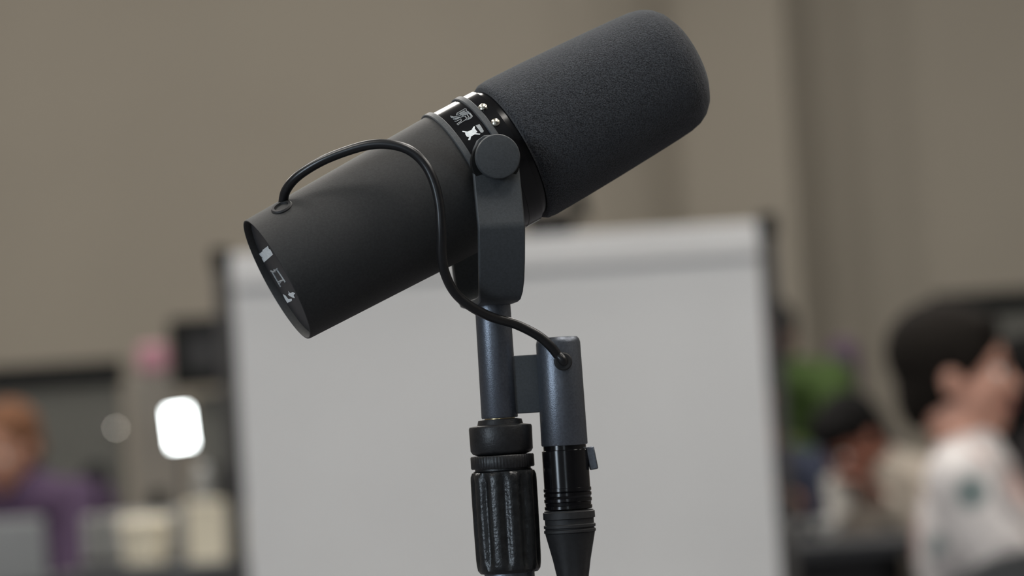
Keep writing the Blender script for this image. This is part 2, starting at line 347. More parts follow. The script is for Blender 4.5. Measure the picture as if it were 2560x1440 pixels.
# yoke: a U-shaped flat bracket around the microphone
PNY = Matrix.Rotation(R(-3.4), 3, 'Z') @ PN
if abs(PNY.x) > abs(PN.x): PNY = Matrix.Rotation(R(3.4), 3, 'Z') @ PN
HY = Vector((-PNY.y, PNY.x, 0)); HY = HY if HY.dot(H) > 0 else -HY
PY = P0 + X * 0.0014
def yoke_mesh():
    half = [(37.4, 13.2, 4.5), (37.5, 11.0, 8.0), (37.7, 7.0, 10.2), (38.0, 1, 11.2), (40.6, -14, 11.3), (43.6, -29.0, 11.3), (44.0, -30.6, 11.3), (43.8, -32.2, 11.3), (38.8, -47.0, 11.2),
            (35.0, -56.0, 11.0), (31.6, -61.2, 10.6), (28.0, -63.8, 10.2), (22, -64.6, 10.0), (12, -64.8, 9.8)]
    path = [(q, z, w) for q, z, w in half] + [(-q, z, w) for q, z, w in reversed(half)]
    V = []; F = []; th = 3.4
    for i, (q, z, w) in enumerate(path):
        a_ = path[max(0, i - 1)]; b_ = path[min(len(path) - 1, i + 1)]
        t = Vector((b_[0] - a_[0], b_[1] - a_[1])).normalized(); nrm = Vector((-t.y, t.x))
        for so, sw in ((1, 1), (1, -1), (-1, -1), (-1, 1)):
            qq, zz = q + nrm.x * so * th / 2, z + nrm.y * so * th / 2
            V.append(PY + PNY * qq * mm + Z * zz * mm + HY * sw * w * mm)
    n = len(path)
    for i in range(n - 1):
        for k in range(4): k2 = (k + 1) % 4; F.append((i * 4 + k, i * 4 + k2, i * 4 + 4 + k2, i * 4 + 4 + k))
    F.append((0, 1, 2, 3)); F.append(tuple(range(4 * n - 4, 4 * n)))
    return V, F
yk = obj('yoke_bracket', *yoke_mesh(), M['yoke'], mic, bevel=0.7 * mm, ang=30)
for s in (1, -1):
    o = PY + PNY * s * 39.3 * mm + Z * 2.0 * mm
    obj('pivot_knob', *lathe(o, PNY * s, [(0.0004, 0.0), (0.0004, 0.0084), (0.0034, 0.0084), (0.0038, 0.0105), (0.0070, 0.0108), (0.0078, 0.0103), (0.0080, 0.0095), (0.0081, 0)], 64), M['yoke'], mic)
    obj('shadow_washer', *lathe(PY + PNY * s * 39.2 * mm - Z * 0.2 * mm - HY * 0.3 * mm, PNY * s, [(-0.001, 0.0), (-0.001, 0.0118), (0.0014, 0.0118), (0.0018, 0.0114), (0.0013, 0)], 48), M['black'], mic)  # black washer, oversized and set low to stand in for the knob's shadow
    obj('pivot_stud', *lathe(PY + PNY * s * 34 * mm, PNY * s, [(0, 0.006), (0.007, 0.006)], 24), M['black'], mic)
# stem under the yoke, with the connector housing hung beside it
zpx = lambda y: -(y - 429) * 0.1958 * mm            # height below the pivot
S = P0 + X * 0.0026
stem = obj('stem_tube', *lathe(S, Z, [(zpx(1049), 0.0), (zpx(1049), 0.0086), (zpx(1046), 0.0089), (zpx(775), 0.0087), (-0.0650, 0.0086), (-0.0650, 0)], 64), M['stem'], mic)
XH = S + X * 0.0306 - Y * 0.003 - Z * 0.0018
obj('connector_housing', *lathe(XH, Z, [(zpx(1117), 0.0), (zpx(1117), 0.0110), (zpx(1114), 0.0113), (zpx(864), 0.0108), (zpx(854), 0.0103), (zpx(849), 0.0093), (zpx(847), 0.0)], 64), M['stem'], mic)
zc = (zpx(897) + zpx(1041)) / 2
obj('link_plate', *abox(S + X * 0.0150 - Y * 0.0015 + Z * zc, (0.020, 0.004, zpx(897) - zpx(1041))), M['yoke'], mic, bevel=0.5 * mm)
# the microphone's own cable
cab = [(708, 524, 1.4290), (708, 505, 1.4265), (716, 474, 1.4235), (745, 440, 1.4195), (800, 405, 1.4155), (860, 380, 1.4125), (920, 363, 1.4095), (972, 361, 1.4070), (1020, 374, 1.4050), (1058, 405, 1.4040), (1083, 450, 1.4030), (1098, 510, 1.4025),
       (1103, 580, 1.4030), (1104, 640, 1.4050), (1115, 690, 1.4075), (1140, 735, 1.4110), (1180, 768, 1.4150), (1230, 793, 1.4230), (1290, 811, 1.4330), (1342, 837, 1.4375), (1373, 862, 1.4395)]
hn = Vector((0.16, -1, 0)).normalized(); hs = Vector((XH.x, XH.y, W(1402, 905, 1.45).z)) + hn * 0.0103
obj('short_cable', *tube(spline([W(*c) for c in cab] + [W(1393, 886, 1.4415), hs + hn * 0.0008, hs - hn * 0.0045 - Z * 0.003], 8), 2.35 * mm, 20), M['rubber'], mic, ang=80)
gp = cyl_hit(706, 522, 31.9 * mm); gr = gp - C0; gr = (gr - A * gr.dot(A)).normalized()
obj('cable_grommet', *lathe(gp, gr, [(-0.002, 0.0), (-0.002, 0.0054), (0.0010, 0.0054), (0.0017, 0.0048), (0.0017, 0.0036), (0.0004, 0.0030), (0.0004, 0)], 32), M['rubber_matt'], mic)
obj('cable_grommet', *lathe(hs, hn, [(-0.001, 0.0), (-0.001, 0.0044), (0.0011, 0.0044), (0.0017, 0.0038), (0.0017, 0)], 32), M['rubber_matt'], mic)

# ------------------------------------------------------------------ the microphone stand
st = thing('microphone_stand', floor_pt, 'black straight microphone stand with fluted clutch grip under the microphone', 'stand')
Lt = lambda prof, m, name, n=64, parent=st, c=S, **kw: obj(name, *lathe(c, Z, prof, n, **kw), M[m], parent)
Lt([(zpx(1150), 0), (zpx(1150), 0.0074), (zpx(1049.2), 0.0074), (zpx(1049.2), 0)], 'brass', 'threaded_rod', 32)
def knurl(i, t): return 1 + 0.006 * math.sin(60 * t)
Lt([(zpx(1140), 0), (zpx(1140), 0.0120), (zpx(1136), 0.0142), (zpx(1128), 0.0152), (zpx(1073), 0.0154), (zpx(1068), 0.0150), (zpx(1065), 0.0112), (zpx(1053), 0.0106), (zpx(1051), 0.0085), (zpx(1051), 0)], 'clutch', 'thread_adapter')
Lt([(zpx(1173), 0), (zpx(1173), 0.0150), (zpx(1170), 0.0154), (zpx(1144), 0.0154), (zpx(1141), 0.0150), (zpx(1140.3), 0.0120), (zpx(1140.3), 0)], 'clutch', 'lock_ring', 240, rmod=knurl)
NF = 10
def flute(i, t):
    f = (0.5 + 0.5 * math.cos(NF * t)) ** 2
    w = [0, 0, 0.0, 0.5, 1, 1, 1, 1, 0.6, 0, 0, 0][i]
    return 1 - 0.115 * f * w
Lt([(zpx(1178), 0), (zpx(1178), 0.0138), (zpx(1182), 0.0152), (zpx(1192), 0.0160), (zpx(1206), 0.0161), (zpx(1260), 0.0161), (zpx(1330), 0.0160), (zpx(1395), 0.0158), (zpx(1412), 0.0156), (zpx(1424), 0.0152), (zpx(1432), 0.0140), (zpx(1432), 0)], 'grip', 'clutch_grip', 200, rmod=flute)
Lt([(zpx(1178), 0.0), (zpx(1178), 0.0136), (zpx(1172), 0.0136), (zpx(1172), 0)], 'clutch', 'grip_collar')
zb = -S.z
Lt([(zb + 0.028, 0.0), (zb + 0.028, 0.0122), (zpx(1428), 0.0122), (zpx(1428), 0)], 'stem', 'upright_tube')
Lt([(zb, 0.0), (zb, 0.125), (zb + 0.012, 0.125), (zb + 0.018, 0.118), (zb + 0.026, 0.04), (zb + 0.04, 0.02), (zb + 0.04, 0)], 'black', 'round_base')

# ------------------------------------------------------------------ the plugged cable
xc = thing('microphone_cable', XH + Z * zpx(1390), 'black connector and cable plugged in below the round housing', 'cable')
LX = lambda prof, m, name, n=64, **kw: obj(name, *lathe(XH, Z, prof, n, **kw), M[m], xc)
LX([(zpx(1222), 0), (zpx(1222), 0.0112), (zpx(1130), 0.0112), (zpx(1128), 0.0104), (zpx(1116), 0.0104), (zpx(1116), 0)], 'gloss', 'connector_shell')
pr = [(zpx(1276), 0)]
for y in (1276, 1258, 1244, 1232):
    pr += [(zpx(y), 0.0112), (zpx(y - 2), 0.0116), (zpx(y - 9), 0.0116), (zpx(y - 10), 0.0111)]
pr += [(zpx(1221), 0.0111), (zpx(1221), 0)]
LX(pr, 'gloss', 'ribbed_collar')
pr = [(zpx(1334), 0)]
for y in (1334, 1322, 1300):
    pr += [(zpx(y), 0.0119), (zpx(y - 2), 0.0126), (zpx(y - (8 if y > 1310 else 18)), 0.0126), (zpx(y - (10 if y > 1310 else 20)), 0.0119)]
pr += [(zpx(1278), 0.0119), (zpx(1276), 0)]
LX(pr, 'rubber_matt', 'boot_ring')
def facet(i, t): return 1 - 0.05 * (0.5 + 0.5 * math.cos(6 * t)) ** 2 * (1 if 1 < i < 5 else 0)
LX([(zpx(1600), 0), (zpx(1600), 0.0048), (zpx(1500), 0.0062), (zpx(1440), 0.0078), (zpx(1400), 0.0092), (zpx(1334), 0.0121), (zpx(1334), 0)], 'rubber_matt', 'strain_boot', 72, rmod=facet)
obj('latch_tab', *box(XH + X * 0.0128 + Z * (zpx(1153)), (X + Z * 0.14).normalized(), Y, (Z - X * 0.14).normalized(), 0.0042, 0.006, 0.0112), M['stem'], xc, bevel=0.6 * mm)
q0 = XH + Z * zpx(1590); q1 = Vector((XH.x + 0.02, XH.y, 0.005))
cp = [q0, q0 - Z * 0.15, q0 - Z * 0.4 + X * 0.012 - Y * 0.02, q0 - Z * 0.6 + X * 0.04 - Y * 0.05, Vector((q0.x + 0.16, q0.y - 0.10, 0.004)), Vector((q0.x + 0.45, q0.y + 0.0, 0.004)), Vector((q0.x + 0.9, q0.y + 0.25, 0.004)), Vector((q0.x + 1.5, q0.y + 0.1, 0.004))]
obj('cable_run', *tube(spline(cp, 10), 3.2 * mm, 10), M['rubber'], xc, ang=80)

# ------------------------------------------------------------------ whiteboard
DW = 6.0
tl, tr = W(577, 640, DW), W(1893, 556, DW)
by = 0.62
ex = (tr - tl); wdt = Vector((ex.x, ex.y, 0)).length; ex = Vector((ex.x, ex.y, 0)).normalized()
top = (tl.z + tr.z) / 2; ct = (tl + tr) / 2; ct.z = 0
en = Vector((ex.y, -ex.x, 0))                     # towards the camera
board = thing('whiteboard', ct, 'large plain whiteboard on dark posts standing behind the microphone', 'whiteboard')
obj('writing_surface', *box(ct + Z * (by + top) / 2, ex, en, Z, wdt, 0.02, top - by), M['white'], board, smooth=False, bevel=0.004)
obj('top_rail', *box(ct + Z * (top - 0.033) + en * 0.017, ex, en, Z, wdt, 0.014, 0.066), M['railwhite'], board, smooth=False, bevel=0.004)
obj('pen_tray', *box(ct + Z * (by + 0.01) + en * 0.04, ex, en, Z, wdt * 0.7, 0.06, 0.02), M['whitepaint'], board, smooth=False, bevel=0.004)
for s in (-1, 1):
    pc = ct + ex * s * (wdt / 2 + 0.021) - en * 0.015
    ps = obj('post', *box(pc + Z * (top + 0.012) / 2, ex, en, Z, 0.030, 0.03, top + 0.012 - 0.05), M['postgrey'], board, smooth=False, bevel=0.004)
    obj('post_cap', *box(pc + Z * (top - 0.006), ex, en, Z, 0.038, 0.04, 0.045), M['black'], ps, smooth=False, bevel=0.004)
    obj('foot', *box(pc + Z * 0.03, ex, en, Z, 0.05, 0.5, 0.06), M['black'], board, smooth=False, bevel=0.01)

# ------------------------------------------------------------------ dark partitions at the back
def partition(u0, v0, u1, v1, d, label, x_extra):
    a, b = W(u0, v0, d), W(u1, v1, d)
    zt = (a.z + b.z) / 2; a.z = b.z = 0
    e = (b - a).normalized()
    if x_extra < 0: a = a + e * x_extra
    else: b = b + e * x_extra
    c = (a + b) / 2; L = (b - a).length; n = Vector((e.y, -e.x, 0))
    t = thing('partition_screen', c, label, 'partition', 'dark partitions before the back wall')
    obj('fabric_panel', *box(c + Z * (zt - 0.06 + 0.06) / 2, e, n, Z, L - 0.02, 0.04, zt - 0.12), M['panelgrey'], t, smooth=False, bevel=0.004)
    obj('top_rail', *box(c + Z * (zt - 0.037), e, n, Z, L, 0.07, 0.074), M['black'], t, smooth=False, bevel=0.006)
    for s in (-1, 1):
        obj('foot', *box(c + e * s * (L / 2 - 0.1) + Z * 0.03, e, n, Z, 0.06, 0.4, 0.06), M['black'], t, smooth=False, bevel=0.006)
    return t, e, n, zt
partition(0, 925, 305, 893, 9.6, 'dark grey fabric partition with black top rail on the left', -0.9)
partition(2328, 738, 2560, 722, 10.3, 'dark grey fabric partition with black top rail on the right', 0.9)
p = W(290, 1070, 9.55)
t = thing('indicator_light', p, 'tiny round glowing indicator lamp on the left dark partition', 'light')
obj('lens', *lathe(p, -Y, [(-0.004, 0.0), (-0.004, 0.003), (0.0, 0.003), (0.002, 0.002), (0.0026, 0)], 16), M['dot'], t)
obj('socket', *lathe(p, -Y, [(-0.02, 0.0), (-0.02, 0.006), (-0.003, 0.006), (-0.003, 0)], 16), M['black'], t)

# slim pale totem with a pink top
def upright(name, label, cat, u0, u1, v0, d, zbase, depth, parts):
    a, b = W(u0, v0, d), W(u1, v0, d); c = (a + b) / 2; wd = (b - a).length; zt = c.z
    t = thing(name, (c.x, c.y, zbase), label, cat)
    return t, c, wd, zt
t, c, wd, zt = upright('display_totem', 'slim pale totem with a pink top beside the bright light', 'display', 322, 440, 862, 9.1, 0, 0.1, None)
obj('panel', *abox((c.x, c.y, (0.03 + zt - 0.085) / 2), (wd, 0.06, zt - 0.085 - 0.03)), M['pale'], t, smooth=False, bevel=0.01)
obj('pink_cap', *abox((c.x, c.y - 0.002, zt - 0.042), (wd * 0.62, 0.07, 0.084)), M['pink'], t, smooth=False, bevel=0.018, seg=4)
obj('foot_plate', *abox((c.x, c.y, 0.015), (wd * 2, 0.3, 0.03)), M['pale'], t, smooth=False, bevel=0.006)

# black loudspeaker on a column left of the whiteboard
a, b = W(428, 805, 7.7), W(600, 805, 7.7); c = (a + b) / 2; zt = c.z + 0.01; hz = 0.175
t = thing('loudspeaker', (c.x, c.y, 0), 'black box loudspeaker on a dark column left of the whiteboard', 'loudspeaker')
obj('cabinet', *abox((c.x, c.y, zt - hz / 2), (b.x - a.x, 0.16, hz)), M['black'], t, smooth=False, bevel=0.01)
obj('driver_cone', *lathe(Vector((c.x, c.y - 0.081, zt - hz / 2)), -Y, [(-0.002, 0.0), (-0.002, 0.05), (0.004, 0.05), (0.004, 0.043), (-0.001, 0.015), (0.001, 0)], 40), M['rubber_matt'], t)
obj('column', *abox((c.x + 0.02, c.y, (zt - hz) / 2), (0.115, 0.07, zt - hz - 0.04)), M['panelgrey'], t, smooth=False, bevel=0.006)
obj('base_plate', *abox((c.x + 0.02, c.y, 0.012), (0.3, 0.3, 0.024)), M['black'], t, smooth=False, bevel=0.006)

# ------------------------------------------------------------------ left counter and what stands on it
ZT = 0.815
def make_table(name, label, x0, x1, y0, y1, zt):
    c = Vector(((x0 + x1) / 2, (y0 + y1) / 2, 0))
    t = thing(name, c, label, 'table')
    obj('table_top', *abox((c.x, c.y, zt - 0.02), (x1 - x0, y1 - y0, 0.04)), M['table'], t, smooth=False, bevel=0.006)
    obj('apron', *abox((c.x, c.y, zt - 0.09), (x1 - x0 - 0.16, y1 - y0 - 0.16, 0.10)), M['table'], t, smooth=False, bevel=0.004)
    for sx in (x0 + 0.06, x1 - 0.06):
        for sy in (y0 + 0.06, y1 - 0.06):
            obj('leg', *lathe(Vector((sx, sy, 0)), Z, [(0, 0.0), (0, 0.016), (0.02, 0.02), (zt - 0.04, 0.022), (zt - 0.04, 0)], 16), M['black'], t)
    return t
make_table('display_table', 'dark counter table under the cream cartons on the left', -1.03, -0.52, 6.45, 7.25, ZT)
riser = tag(obj('display_riser', *abox((-0.79, 7.10, ZT + 0.055), (0.50, 0.20, 0.11)), M['riser'], base=(-0.79, 7.10, ZT), smooth=False, bevel=0.008), 'grey riser block at the back of the dark counter table', 'riser')
def on_table(u, d): # x of a column of the picture at a distance, y of that distance
    p = W(u, 1330, d); return p.x, p.y
x, y = on_table(362, 6.75)
t = thing('lidded_tub', (x, y, ZT), 'round cream lidded tub on the left counter', 'tub')
obj('tub', *lathe(Vector((x, y, ZT)), Z, [(0, 0), (0, 0.044), (0.006, 0.050), (0.085, 0.056), (0.085, 0)], 40), M['cream'], t)
obj('lid', *lathe(Vector((x, y, ZT)), Z, [(0.085, 0), (0.085, 0.060), (0.100, 0.060), (0.106, 0.054), (0.108, 0)], 40), M['cream'], t)
for u, w_, h_, d, lab in ((517, 0.082, 0.135, 6.72, 'tall cream carton standing left of the whiteboard edge'), (617, 0.05, 0.12, 6.80, 'narrow cream carton closest to the whiteboard edge')):
    x, y = on_table(u, d); t = thing('carton', (x, y, ZT), lab, 'carton', 'cream cartons on the counter')
    obj('box_body', *abox((x, y, ZT + h_ / 2 - 0.006), (w_, 0.07, h_ - 0.012)), M['cream'], t, smooth=False, bevel=0.003)
    obj('lid_flap', *abox((x, y - 0.001, ZT + h_ - 0.006), (w_ + 0.004, 0.075, 0.012)), M['cream'], t, smooth=False, bevel=0.003)
ZR = ZT + 0.11
def riser_thing(u, name, label, cat, prof, m, cap_prof, mcap):
    x, y = on_table(u, 7.10); t = thing(name, (x, 7.10, ZR), label, cat)
    obj('bottle_body', *lathe(Vector((x, 7.10, ZR)), Z, prof, 32), M[m], t); obj('cap', *lathe(Vector((x, 7.10, ZR)), Z, cap_prof, 32), M[mcap], t)
riser_thing(516, 'white_bottle', 'small white bottle on the grey riser', 'bottle', [(0, 0), (0, 0.021), (0.004, 0.023), (0.070, 0.023), (0.082, 0.011), (0.09, 0.011), (0.09, 0)], 'riser', [(0.09, 0), (0.09, 0.013), (0.104, 0.013), (0.106, 0)], 'white')
riser_thing(585, 'black_canister', 'black canister on the grey riser beside the whiteboard edge', 'canister', [(0, 0), (0, 0.030), (0.004, 0.032), (0.082, 0.032), (0.084, 0)], 'black', [(0.084, 0), (0.084, 0.033), (0.096, 0.033), (0.099, 0.028), (0.099, 0)], 'black')
riser_thing(402, 'black_jar', 'squat black jar on the grey riser under the bright light', 'jar', [(0, 0), (0, 0.020), (0.004, 0.022), (0.032, 0.022), (0.038, 0.016), (0.038, 0)], 'black', [(0.038, 0), (0.038, 0.018), (0.050, 0.018), (0.051, 0)], 'black')
# bright LED light on its own little stand
p = W(449, 1069, 6.9)
t = thing('led_panel_light', (p.x, p.y, ZT), 'bright white LED panel light on a small stand', 'light')
exl = (CX * 0.999 - CY * 0.0); ezl = (Z + X * -0.07).normalized(); exl = Vector((1, 0, 0.07)).normalized()
obj('housing', *box(p + Y * 0.012, exl, Y, ezl, 0.062, 0.02, 0.100), M['black'], t, smooth=False, bevel=0.008, seg=3)
obj('diffuser', *box(p, exl, Y, ezl, 0.051, 0.006, 0.087), M['led'], t, smooth=False, bevel=0.002)
obj('stand_pole', *tube([Vector((p.x, p.y + 0.018, ZT + 0.01)), Vector((p.x, p.y + 0.018, p.z))], 0.006, 12), M['postgrey'], t)
obj('stand_base', *lathe(Vector((p.x, p.y + 0.018, ZT)), Z, [(0, 0), (0, 0.04), (0.008, 0.038), (0.012, 0.01), (0.012, 0)], 32), M['postgrey'], t)
# laptop at the left edge
make_table('desk', 'dark desk under the grey laptop at the left edge', -1.95, -1.08, 6.95, 7.50, 0.76)
p = W(115, 1292, 7.15); lw = 0.30; ZD = 0.76; lx = p.x - lw / 2
t = thing('laptop', (lx, 7.15, ZD), 'grey open laptop seen from behind at the left edge', 'laptop')
lt = p.z - ZD - 0.01; ly = Vector((0, 1, 0.14)).normalized(); lz = Vector((0, -0.14, 1)).normalized()
obj('base_deck', *abox((lx, 7.27, ZD + 0.009), (lw, 0.21, 0.016)), M['laptop'], t, smooth=False, bevel=0.004)
obj('screen_lid', *box(Vector((lx, 7.135, ZD + 0.012 + lt / 2)), X, ly, lz, lw, 0.008, lt), M['laptop'], t, smooth=False, bevel=0.003)
obj('screen_panel', *box(Vector((lx, 7.1405, ZD + 0.012 + lt / 2)), X, ly, lz, lw - 0.014, 0.003, lt - 0.014), M['gloss'], t, smooth=False)
# small black lamp head on a thin stem beyond the purple shirt
p = W(243, 1178, 6.85)
t = thing('desk_lamp', (p.x, p.y, ZT), 'small black lamp head on a thin stem behind the purple shoulder', 'lamp')
obj('lamp_head', *lathe(p, (Z + X * 0.3).normalized(), [(-0.022, 0.0), (-0.022, 0.034), (-0.016, 0.036), (0.008, 0.026), (0.022, 0.012), (0.024, 0)], 32), M['black'], t)
obj('stem', *tube([Vector((p.x, p.y, ZT + 0.01)), Vector((p.x, p.y, p.z + 0.01))], 0.006, 12), M['black'], t)
obj('base', *lathe(Vector((p.x, p.y, ZT)), Z, [(0, 0), (0, 0.05), (0.010, 0.048), (0.014, 0.01), (0.014, 0)], 32), M['black'], t)

# video camera on a tripod behind the whiteboard
p = W(1372, 552, 6.9)
t = thing('video_camera', (p.x, p.y, 0), 'black video camera on a tripod just above the whiteboard', 'camera')
obj('camera_body', *abox((p.x, p.y, p.z - 0.02), (0.11, 0.08, 0.075)), M['black'], t, smooth=False, bevel=0.01)
obj('lens', *lathe(Vector((p.x, p.y - 0.04, p.z - 0.02)), -Y, [(0, 0), (0, 0.027), (0.04, 0.03), (0.045, 0.026), (0.04, 0)], 32), M['gloss'], t)
q = W(1448, 502, 6.9)
obj('viewfinder', *box(q, (X + Z * 0.25).normalized(), Y, (Z - X * 0.25).normalized(), 0.030, 0.05, 0.085), M['black'], t, smooth=False, bevel=0.008)
obj('viewfinder_arm', *tube([q - Z * 0.02, Vector((p.x + 0.03, p.y, p.z - 0.02))], 0.012, 12), M['black'], t)
obj('tripod_column', *tube([Vector((p.x, p.y, 0.55)), Vector((p.x, p.y, p.z - 0.05))], 0.014, 14), M['black'], t)
for k in range(3):
    an = R(90 + 120 * k); obj('tripod_leg', *tube([Vector((p.x, p.y, 0.78)), Vector((p.x + 0.30 * math.cos(an), p.y + 0.30 * math.sin(an), 0.012))], 0.012, 12), M['black'], t)

# slim post with a purple cover
p = W(2106, 848, 10.4)
t = thing('covered_post', (p.x, p.y, 0), 'slim grey post with a purple rounded cover behind the green shirt', 'post')
zt = p.z
obj('cover', *lathe(Vector((p.x, p.y, 0)), Z, [(zt - 0.19, 0.0), (zt - 0.19, 0.045), (zt - 0.12, 0.056), (zt - 0.03, 0.052), (zt - 0.008, 0.03), (zt, 0)], 32), M['violet'], t)
obj('pole', *lathe(Vector((p.x + 0.012, p.y, 0)), Z, [(0.02, 0.0), (0.02, 0.026), (zt - 0.14, 0.026), (zt - 0.14, 0)], 24), M['riser'], t)
obj('foot_plate', *lathe(Vector((p.x, p.y, 0)), Z, [(0, 0.0), (0, 0.15), (0.02, 0.15), (0.024, 0.14), (0.024, 0)], 32), M['black'], t)

# ------------------------------------------------------------------ people
def ellip(c, r, fr, n=20):
    f, s, u = fr; V = []; F = []; m_ = n // 2
    V.append(c - u * r[2])
    for i in range(1, m_):
        la = -math.pi / 2 + math.pi * i / m_
        for k in range(n):
            lo_ = 2 * math.pi * k / n
            V.append(c + f * (r[0] * math.cos(la) * math.cos(lo_)) + s * (r[1] * math.cos(la) * math.sin(lo_)) + u * (r[2] * math.sin(la)))
    V.append(c + u * r[2])
    for k in range(n): F.append((0, 1 + (k + 1) % n, 1 + k))
    for i in range(m_ - 2):
        for k in range(n):
            a_ = 1 + i * n + k; b_ = 1 + i * n + (k + 1) % n; F.append((a_, b_, b_ + n, a_ + n))
    t_ = len(V) - 1; b0 = 1 + (m_ - 2) * n
    for k in range(n): F.append((t_, b0 + k, b0 + (k + 1) % n))
    return V, F
def caps(p0, r0, p1, r1, flat=None, n=16):
    """tapered limb with round ends; flat = (direction, factor) squashes the section"""
    p0, p1 = Vector(p0), Vector(p1); d = (p1 - p0); L = d.length; d.normalize(); P = []
    for k in range(0, 5): an = -math.pi / 2 + math.pi / 2 * k / 4; P.append((r0 * math.sin(an), max(0, r0 * math.cos(an)) if k else 0))
    for k in range(0, 5): an = math.pi / 2 * k / 4; P.append((L + r1 * math.sin(an), r1 * math.cos(an) if k < 4 else 0))
    V, F = lathe(p0, d, P, n)
    if flat:
        fd, ff = flat
        V = [v - fd * ((v - p0).dot(fd) - (p0 + d * (v - p0).dot(d) - p0).dot(fd)) * (1 - ff) for v in V]
    return V, F
DG = None
def fuse(name, parts, m, parent, voxel=0.009, smooth=6):
    V, F = merge(*parts); me = bpy.data.meshes.new('tmp'); me.from_pydata([tuple(v) for v in V], [], F)
    bm = bmesh.new(); bm.from_mesh(me); bmesh.ops.recalc_face_normals(bm, faces=bm.faces); bm.to_mesh(me); bm.free()
    o = bpy.data.objects.new('tmp', me); COL.objects.link(o)
    r = o.modifiers.new('r', 'REMESH'); r.mode = 'VOXEL'; r.voxel_size = voxel
    s = o.modifiers.new('s', 'SMOOTH'); s.factor = 0.5; s.iterations = smooth
    dg = bpy.context.evaluated_depsgraph_get(); dg.update()
    m2 = bpy.data.meshes.new_from_object(o.evaluated_get(dg)); bpy.data.objects.remove(o)
    base = worldloc(parent); m2.transform(Matrix.Translation(-base)); m2.name = name; m2.materials.clear(); m2.materials.append(M[m])
    for p_ in m2.polygons: p_.use_smooth = True
    ob = bpy.data.objects.new(name, m2); COL.objects.link(ob); ob.parent = parent
    return ob
